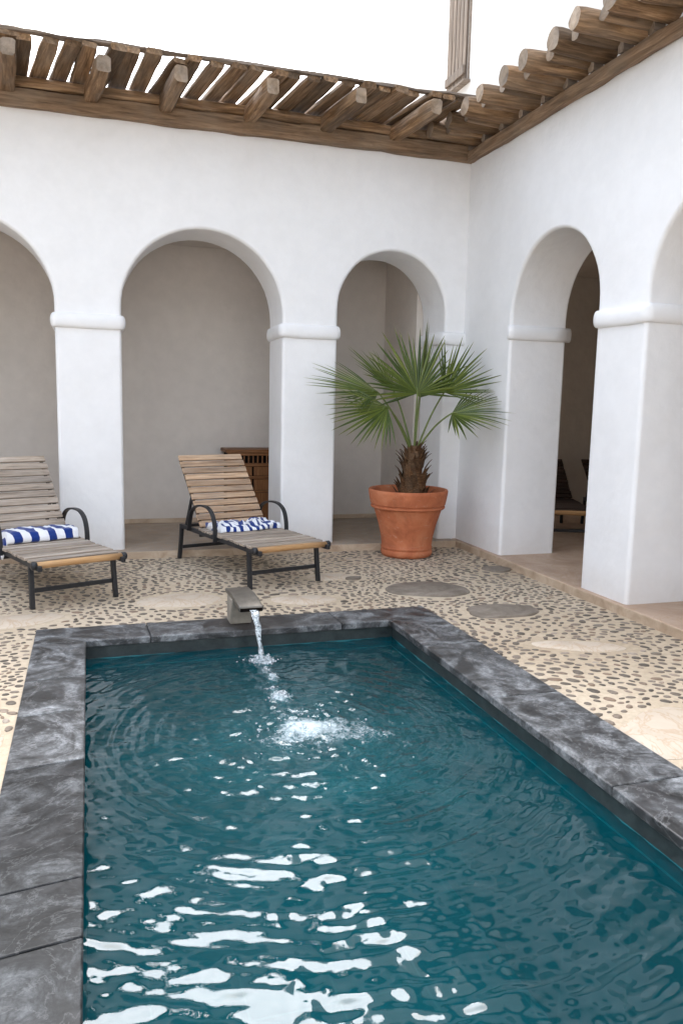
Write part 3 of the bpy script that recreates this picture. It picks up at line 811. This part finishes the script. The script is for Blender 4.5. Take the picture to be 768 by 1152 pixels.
lounger('warm brown slatted sun lounger in front of the pillar, crumpled striped towel on its seat', place((1.257, 6.476, 0), r2, W2), r2, W2, TEAKB, TEAKO, BLACK, R(50), GL)
r3 = R(-20.5); W3 = .68
p3 = place((5.33, 7.49, STEP), r3, W3) - Matrix.Rotation(r3, 3, 'Z') @ Vector((W3, 0, 0))
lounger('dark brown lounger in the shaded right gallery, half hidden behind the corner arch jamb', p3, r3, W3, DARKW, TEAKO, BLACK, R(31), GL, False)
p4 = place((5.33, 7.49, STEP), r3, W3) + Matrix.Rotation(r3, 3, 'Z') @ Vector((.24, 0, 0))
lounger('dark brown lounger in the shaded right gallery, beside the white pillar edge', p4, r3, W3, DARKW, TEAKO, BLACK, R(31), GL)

# towels
def towel_mesh(name, mat, label, loc, rotz, Lx, Wy, H, drape, crumple, seed, group):
    nx, nr = 90, 44; bm = bmesh.new(); lay = bm.verts.layers.float.new('stripe'); rings = []
    for i in range(nx+1):
        s = i/nx; x = -Lx/2 + Lx*s; zoff = 0; xo = x
        if x < -Lx/2+drape:                       # end that slips down over the rail
            q = (-Lx/2+drape - x); zoff = -q*.95; xo = -Lx/2+drape - q*.28
        ring = []
        taper = 1 - .10*math.cos(s*PI)**8
        for k in range(nr):
            a = 2*PI*k/nr; ca, sa = math.cos(a), math.sin(a)
            y = Wy/2*math.copysign(abs(ca)**.45, ca); z = H/2*math.copysign(abs(sa)**.5, sa) + H/2
            f = 1 + .10*mnoise.noise(Vector((x*5, a*1.3, seed)))
            y *= taper*f; z *= (1 - .25*(abs(ca)**3))
            nz = mnoise.fractal(Vector((x*9, y*13+seed, seed*2.1)), .9, 2, 4)
            nz2 = mnoise.noise(Vector((x*22, y*26, seed*5)))
            up = max(0, sa)
            z += up*crumple*(nz*.9+.3*nz2) + .004*nz2*up
            y += crumple*.7*mnoise.noise(Vector((x*7, z*10, seed*3)))
            xs = xo + crumple*.5*mnoise.noise(Vector((y*9, x*6, seed*4)))
            # fold line along the front edge of the roll
            if drape: z -= .010*math.exp(-((a-PI*1.72)/.16)**2)
            ring.append((Vector((xs, y, max(z, 0.002) + zoff)), x + .35*y))
        rings.append(ring)
    vr = [[bm.verts.new(p) for p, st in r] for r in rings]
    for r, v in zip(rings, vr):
        for (p, st), vv_ in zip(r, v): vv_[lay] = st
    for a, b in zip(vr[:-1], vr[1:]):
        for k in range(nr): bm.faces.new((a[k], a[(k+1) % nr], b[(k+1) % nr], b[k]))
    bm.faces.new(vr[0]); bm.faces.new(vr[-1])
    o = link(name, bm, mat, smooth=True); o.location = loc; o.rotation_euler.z = rotz
    return tag(o, label, 'towel', group)
GT = 'blue and white striped pool towels'
c1 = place((-.437, 6.213, 0), r1, W1); m1 = Matrix.Rotation(r1, 3, 'Z')
o = towel_mesh('towel', towel('wide striped towel', .145, .15, .25, 4), 'neatly rolled towel with wide blue and white stripes on the grey lounger', c1 + m1 @ Vector((-.05, .07, .374)), r1, .72, .29, .100, .13, .020, 3.0, GT)
c2 = place((1.257, 6.476, 0), r2, W2); m2 = Matrix.Rotation(r2, 3, 'Z')
o = towel_mesh('towel', towel('narrow striped towel', .075, .0, 1.6, 6), 'loosely crumpled blue and white striped towel on the brown lounger', c2 + m2 @ Vector((.02, .09, .374)), r2, .62, .38, .065, 0, .050, 8.0, GT)

# ------------------------------------------------------------------ cabinet behind the lounger
cb = thing('wooden_cabinet', 'red brown wooden cabinet with a pierced frieze against the gallery wall', 'cabinet', (2.14, 9.55, STEP))
bm = bmesh.new(); ab(bm, -.57, .57, -.185, .185, .0, .875); link('body', bm, HOLESHADE, cb)  # solid body coloured near black for the shade behind the frieze
def cab(name, x0, x1, y0, y1, z0, z1, bev=.006):
    bm = bmesh.new(); ab(bm, 0, x1-x0, 0, y1-y0, 0, z1-z0); o = link(name, bm, CABW, cb, bevel=(bev, 2)); o.location = (x0, y0, z0); return o
cab('top', -.61, .61, -.215, .19, .877, .918)
bm = bmesh.new()
for z0, z1 in ((0, .08), (.40, .425), (.565, .60), (.715, .755), (.845, .875)): ab(bm, -.588, .588, -.202, -.186, z0, z1)
link('rail', bm, CABW, cb, bevel=(.003, 1))
for x0, x1 in ((-.588, -.53), (-.03, .03), (.53, .588)):
    bm = bmesh.new(); ab(bm, 0, x1-x0, -.206, -.186, .0, .875); o = link('stile', bm, CABW, cb, bevel=(.003, 1)); o.location.x = x0
bm = bmesh.new()
for k in range(19):
    xx = -.50+.055*k
    box(bm, (xx, -.194, .80), (.014, .012, .092))
link('frieze', bm, CABW, cb)
for x0, x1 in ((-.53, -.29), (-.275, -.03), (.03, .275), (.29, .53)):
    for z0, z1 in ((.08, .40), (.425, .565), (.60, .715)):
        bm = bmesh.new(); ab(bm, 0, z1-z0-.008, 0, x1-x0-.006, 0, .01); o = link('panel', bm, CABW, cb, bevel=(.004, 1))
        X = Vector((0, 0, 1)); Y = Vector((1, 0, 0)); Z = X.cross(Y); mm = Matrix((X, Y, Z)).transposed().to_4x4(); mm.translation = (x0+.003, -.198, z0+.004); o.matrix_local = mm

# ------------------------------------------------------------------ pot and palm
PC = Vector((3.15, 7.63, 0))
pot = thing('terracotta_pot', 'large terracotta pot with a rolled rim in the courtyard corner', 'plant pot', PC)
bm = bmesh.new()
lathe(bm, [(0, .0), (.235, 0), (.258, .012), (.268, .035), (.268, .06), (.258, .075), (.262, .082), (.266, .098), (.258, .112), (.264, .20), (.288, .33), (.318, .44), (.334, .498), (.336, .502), (.356, .506), (.366, .518), (.364, .532), (.352, .540), (.353, .545), (.368, .552),
           (.378, .60), (.389, .662), (.392, .690), (.384, .702), (.362, .698), (.352, .68), (.340, .60), (.30, .45)], 64, wob=.006)
[setattr(v.co, 'x', v.co.x*(1+.06*min(1, v.co.z/.55))) or setattr(v.co, 'y', v.co.y*(1+.06*min(1, v.co.z/.55))) for v in bm.verts]
link('pot', bm, TERRA, pot, autosm=42)
bm = bmesh.new(); bmesh.ops.create_grid(bm, x_segments=24, y_segments=24, size=.34)
for v in list(bm.verts):
    if v.co.length > .345: bm.verts.remove(v)
    else: v.co.z = .628 + .022*mnoise.noise(v.co*14) + .03*max(0, 1-v.co.length/.2)
link('soil', bm, SOIL, pot, smooth=True)

palm = thing('fan_palm', 'young fan palm with a shaggy trunk growing in the terracotta pot', 'palm', PC + Vector((.04, -.02, .62)))
bm = bmesh.new(); rings = []
for i in range(15):
    t = i/14; rad = .095*(1-t)**.7+.050+.012*math.sin(t*9)
    rings.append([Vector((rad*math.cos(2*PI*k/20)*(1+.12*mnoise.noise(Vector((k, t*9, 2)))), rad*math.sin(2*PI*k/20), t*.56-.03)) for k in range(20)])
loft(bm, rings)
for i in range(80):                               # old leaf bases clasping the trunk
    t = random.random()**.9; a = i*2.39996 + random.uniform(-.2, .2); z = .03+t*.50
    rad = .095*(1-t)**.7+.050+.010; w = random.uniform(.028, .05)*(1-.3*t); L = random.uniform(.10, .17)
    d = Vector((math.cos(a), math.sin(a), 0)); sd = Vector((-d.y, d.x, 0)); b0 = d*rad*.92 + Vector((0, 0, z-.05))
    out = random.uniform(.03, .10)
    rg = []
    for q, (k, ww, oo) in enumerate(((0, 1, 0), (.45, .85, .25), (.8, .5, .65), (1, .12, 1.0))):
        c_ = b0 + Vector((0, 0, L*k)) + d*(out*oo)
        rg.append([c_ + sd*w*ww, c_ + d*.010*(1-k*.6), c_ - sd*w*ww, c_ - d*.012*(1-k*.6)])
    loft(bm, rg)
link('trunk', bm, FIBRE, palm, autosm=40)

def frond(hub, axis, normal, radius, spread, seed, droop=.12, nseg=40, start=None):
    """fan leaf: hub (local), axis = middle direction, normal = upper face"""
    rnd = random.Random(seed); hub = Vector(hub); A = Vector(axis).normalized(); N_ = Vector(normal); N_ = (N_ - A*N_.dot(A)).normalized(); B = N_.cross(A)
    bm = bmesh.new(); lay = bm.verts.layers.float.new('tip')
    for i in range(nseg):
        f = (i+.5)/nseg*2-1; th = f*spread/2
        d = A*math.cos(th)+B*math.sin(th); s = -A*math.sin(th)+B*math.cos(th)
        cup = .10*abs(f)**2
        Lr = radius*(1-.20*abs(f)**2.2)*rnd.uniform(.80, 1.08)
        dth = spread/nseg/2; prev = None; dr = droop*.55*rnd.uniform(.3, 1.7); sw = rnd.uniform(-.05, .05)
        tw = rnd.uniform(-.4, .4)
        for q, t in enumerate((.0, .10, .22, .36, .48, .60, .72, .84, .94, 1.0)):
            r = Lr*t
            wmax = math.tan(dth)*r*1.06 if t < .44 else math.tan(dth)*Lr*.44*1.04*max(0.02, (1-(t-.44)/.56)**.7)
            c = hub + d*r + N_*(cup*r) + s*(sw*r*t) + Vector((0, 0, -1))*dr*Lr*max(0, t-.35)**2*2.2
            ft = tw*max(0, t-.45)
            sN = s*math.cos(ft)+N_*math.sin(ft)
            ridge = N_*(wmax*.55)
            vs = [bm.verts.new(c - sN*wmax), bm.verts.new(c + ridge), bm.verts.new(c + sN*wmax)]
            for v in vs: v[lay] = t + rnd.uniform(-.04, .04)
            if prev:
                bm.faces.new((prev[0], prev[1], vs[1], vs[0])); bm.faces.new((prev[1], prev[2], vs[2], vs[1]))
            prev = vs
    o = link('frond', bm, LEAF, palm, autosm=25)
    bm = bmesh.new(); st = Vector(start) if start else Vector((hub.x*.12, hub.y*.12, .50))
    mid = st.lerp(hub, .5) + Vector((0, 0, .05)) + Vector((0, 0, .0))
    path = smoothpath([st-Vector((0, 0, .1)), st, mid, hub, hub+A*radius*.10], 5)
    tube(bm, path, [.013-.007*i/(len(path)-1) for i in range(len(path))], 7)
    link('petiole', bm, PETI, o, smooth=True)
    return o
# hub offsets from the trunk base (z from soil)
frond((-.05, -.16, 1.06), (-.10, .12, 1), (.05, -1, .25), .68, R(205), 1, .05, 30)       # big upright fan facing the pool
frond((.10, .10, 1.14), (.20, .25, 1), (.9, -.5, .1), .72, R(90), 2, .03, 16)            # narrow upright fan behind
frond((.27, -.10, 1.08), (.66, -.34, .66), (-.20, -.85, .45), .60, R(125), 3, .04, 22)     # upper right
frond((.27, -.30, .87), (.74, -.66, .06), (-.22, -.45, .86), .62, R(165), 4, .09, 26)    # right, low
frond((-.40, .02, 1.06), (-.97, -.1, .10), (.15, -.62, 1), .76, R(120), 5, .07, 22)      # left, upper
frond((-.38, -.20, .92), (-.90, -.3, -.36), (-.22, -.85, .5), .66, R(125), 6, .09, 22)   # left, lower
frond((-.18, .18, 1.10), (-.62, .30, .72), (.4, -.5, .7), .62, R(120), 9, .06, 20)
frond((.12, .18, 1.02), (.6, .25, .55), (-.3, -.3, .9), .46, R(120), 10, .08, 18)

# ------------------------------------------------------------------ light, sky, camera
wd = bpy.data.worlds.new('World'); S.world = wd; wd.use_nodes = True
nt = wd.node_tree; bg = nt.nodes['Background']
sky = nt.nodes.new('ShaderNodeTexSky'); sky.sky_type = 'NISHITA'; sky.sun_disc = False
EL, AZ = 43, 11; SKYCAP = 17
sky.sun_elevation = R(EL); sky.sun_rotation = R(AZ); sky.dust_density = 6; sky.air_density = 1.5; sky.ozone_density = 1
hs = nt.nodes.new('ShaderNodeHueSaturation'); hs.inputs['Saturation'].default_value = .42
nt.links.new(sky.outputs[0], hs.inputs['Color']); tcs = nt.nodes.new('ShaderNodeTexCoord'); cn = nt.nodes.new('ShaderNodeTexNoise'); cn.inputs['Scale'].default_value = 2.6; cn.inputs['Detail'].default_value = 5
nt.links.new(tcs.outputs['Generated'], cn.inputs['Vector'])
cr = nt.nodes.new('ShaderNodeValToRGB'); cr.color_ramp.elements[0].position = .36; cr.color_ramp.elements[1].position = .64
cr.color_ramp.elements[0].color = (.52, .55, .60, 1); cr.color_ramp.elements[1].color = (1.1, 1.1, 1.1, 1); nt.links.new(cn.outputs['Fac'], cr.inputs[0])
cap = nt.nodes.new('ShaderNodeMix'); cap.data_type = 'RGBA'; cap.blend_type = 'DARKEN'; cap.inputs[0].default_value = 1; cap.inputs[7].default_value = (SKYCAP, SKYCAP*1.01, SKYCAP*1.03, 1)
cl = nt.nodes.new('ShaderNodeMix'); cl.data_type = 'RGBA'; cl.blend_type = 'MULTIPLY'; cl.inputs[0].default_value = 1   # thick even cloud in front of the sun
nt.links.new(hs.outputs[0], cap.inputs[6]); nt.links.new(cap.outputs[2], cl.inputs[6]); nt.links.new(cr.outputs[0], cl.inputs[7]); sx = nt.nodes.new('ShaderNodeSeparateXYZ'); nt.links.new(tcs.outputs['Generated'], sx.inputs[0])
mr = nt.nodes.new('ShaderNodeMapRange'); mr.inputs['From Min'].default_value = 0; mr.inputs['From Max'].default_value = 1; mr.inputs['To Min'].default_value = .5; mr.inputs['To Max'].default_value = 1.75
nt.links.new(sx.outputs[2], mr.inputs['Value'])
ov = nt.nodes.new('ShaderNodeMix'); ov.data_type = 'RGBA'; ov.blend_type = 'MULTIPLY'; ov.inputs[0].default_value = 1   # an overcast sky is brightest overhead
nt.links.new(cl.outputs[2], ov.inputs[6]); nt.links.new(mr.outputs[0], ov.inputs[7]); nt.links.new(ov.outputs[2], bg.inputs[0]); bg.inputs[1].default_value = .15
ld = bpy.data.lights.new('sun', 'SUN'); ld.energy = .6; ld.angle = R(60); ld.color = (1, .975, .95)
lo = bpy.data.objects.new('sun', ld); COL.objects.link(lo)
sd = Vector((math.sin(R(AZ))*math.cos(R(EL)), math.cos(R(AZ))*math.cos(R(EL)), math.sin(R(EL))))
lo.rotation_euler = sd.to_track_quat('Z', 'Y').to_euler(); lo.location = (0, 0, 12)

cam = bpy.data.cameras.new('camera'); co = bpy.data.objects.new('camera', cam); COL.objects.link(co); S.camera = co
f, yaw, pit, rol = 894.3934500154143, 0.3081124136831765, 0.14003345924934973, 0.022009863639618023
cam.sensor_fit = 'VERTICAL'; cam.sensor_height = 36; cam.lens = f*36/1152; cam.clip_end = 500; cam.clip_start = .05
cy, sy, cp, sp_ = math.cos(yaw), math.sin(yaw), math.cos(pit), math.sin(pit)
Rt = Vector((cy, -sy, 0)); Up = Vector((sy*sp_, cy*sp_, cp)); Fw = Vector((sy*cp, cy*cp, -sp_))
c, s = math.cos(rol), math.sin(rol)
rx = Rt*c + Up*s; ux = -Rt*s + Up*c
m = Matrix((rx, ux, -Fw)).transposed().to_4x4(); m.translation = (0, 0, 1.6); co.matrix_world = m

S.view_settings.view_transform = 'Standard'; S.view_settings.look = 'None'; S.view_settings.gamma = 1; S.view_settings.use_curve_mapping = False
S.view_settings.exposure = 2.18
S.render.engine = 'CYCLES'; S.cycles.use_denoising = True; S.cycles.max_bounces = 10; S.cycles.diffuse_bounces = 5; S.cycles.transparent_max_bounces = 12
S.cycles.sample_clamp_indirect = 6
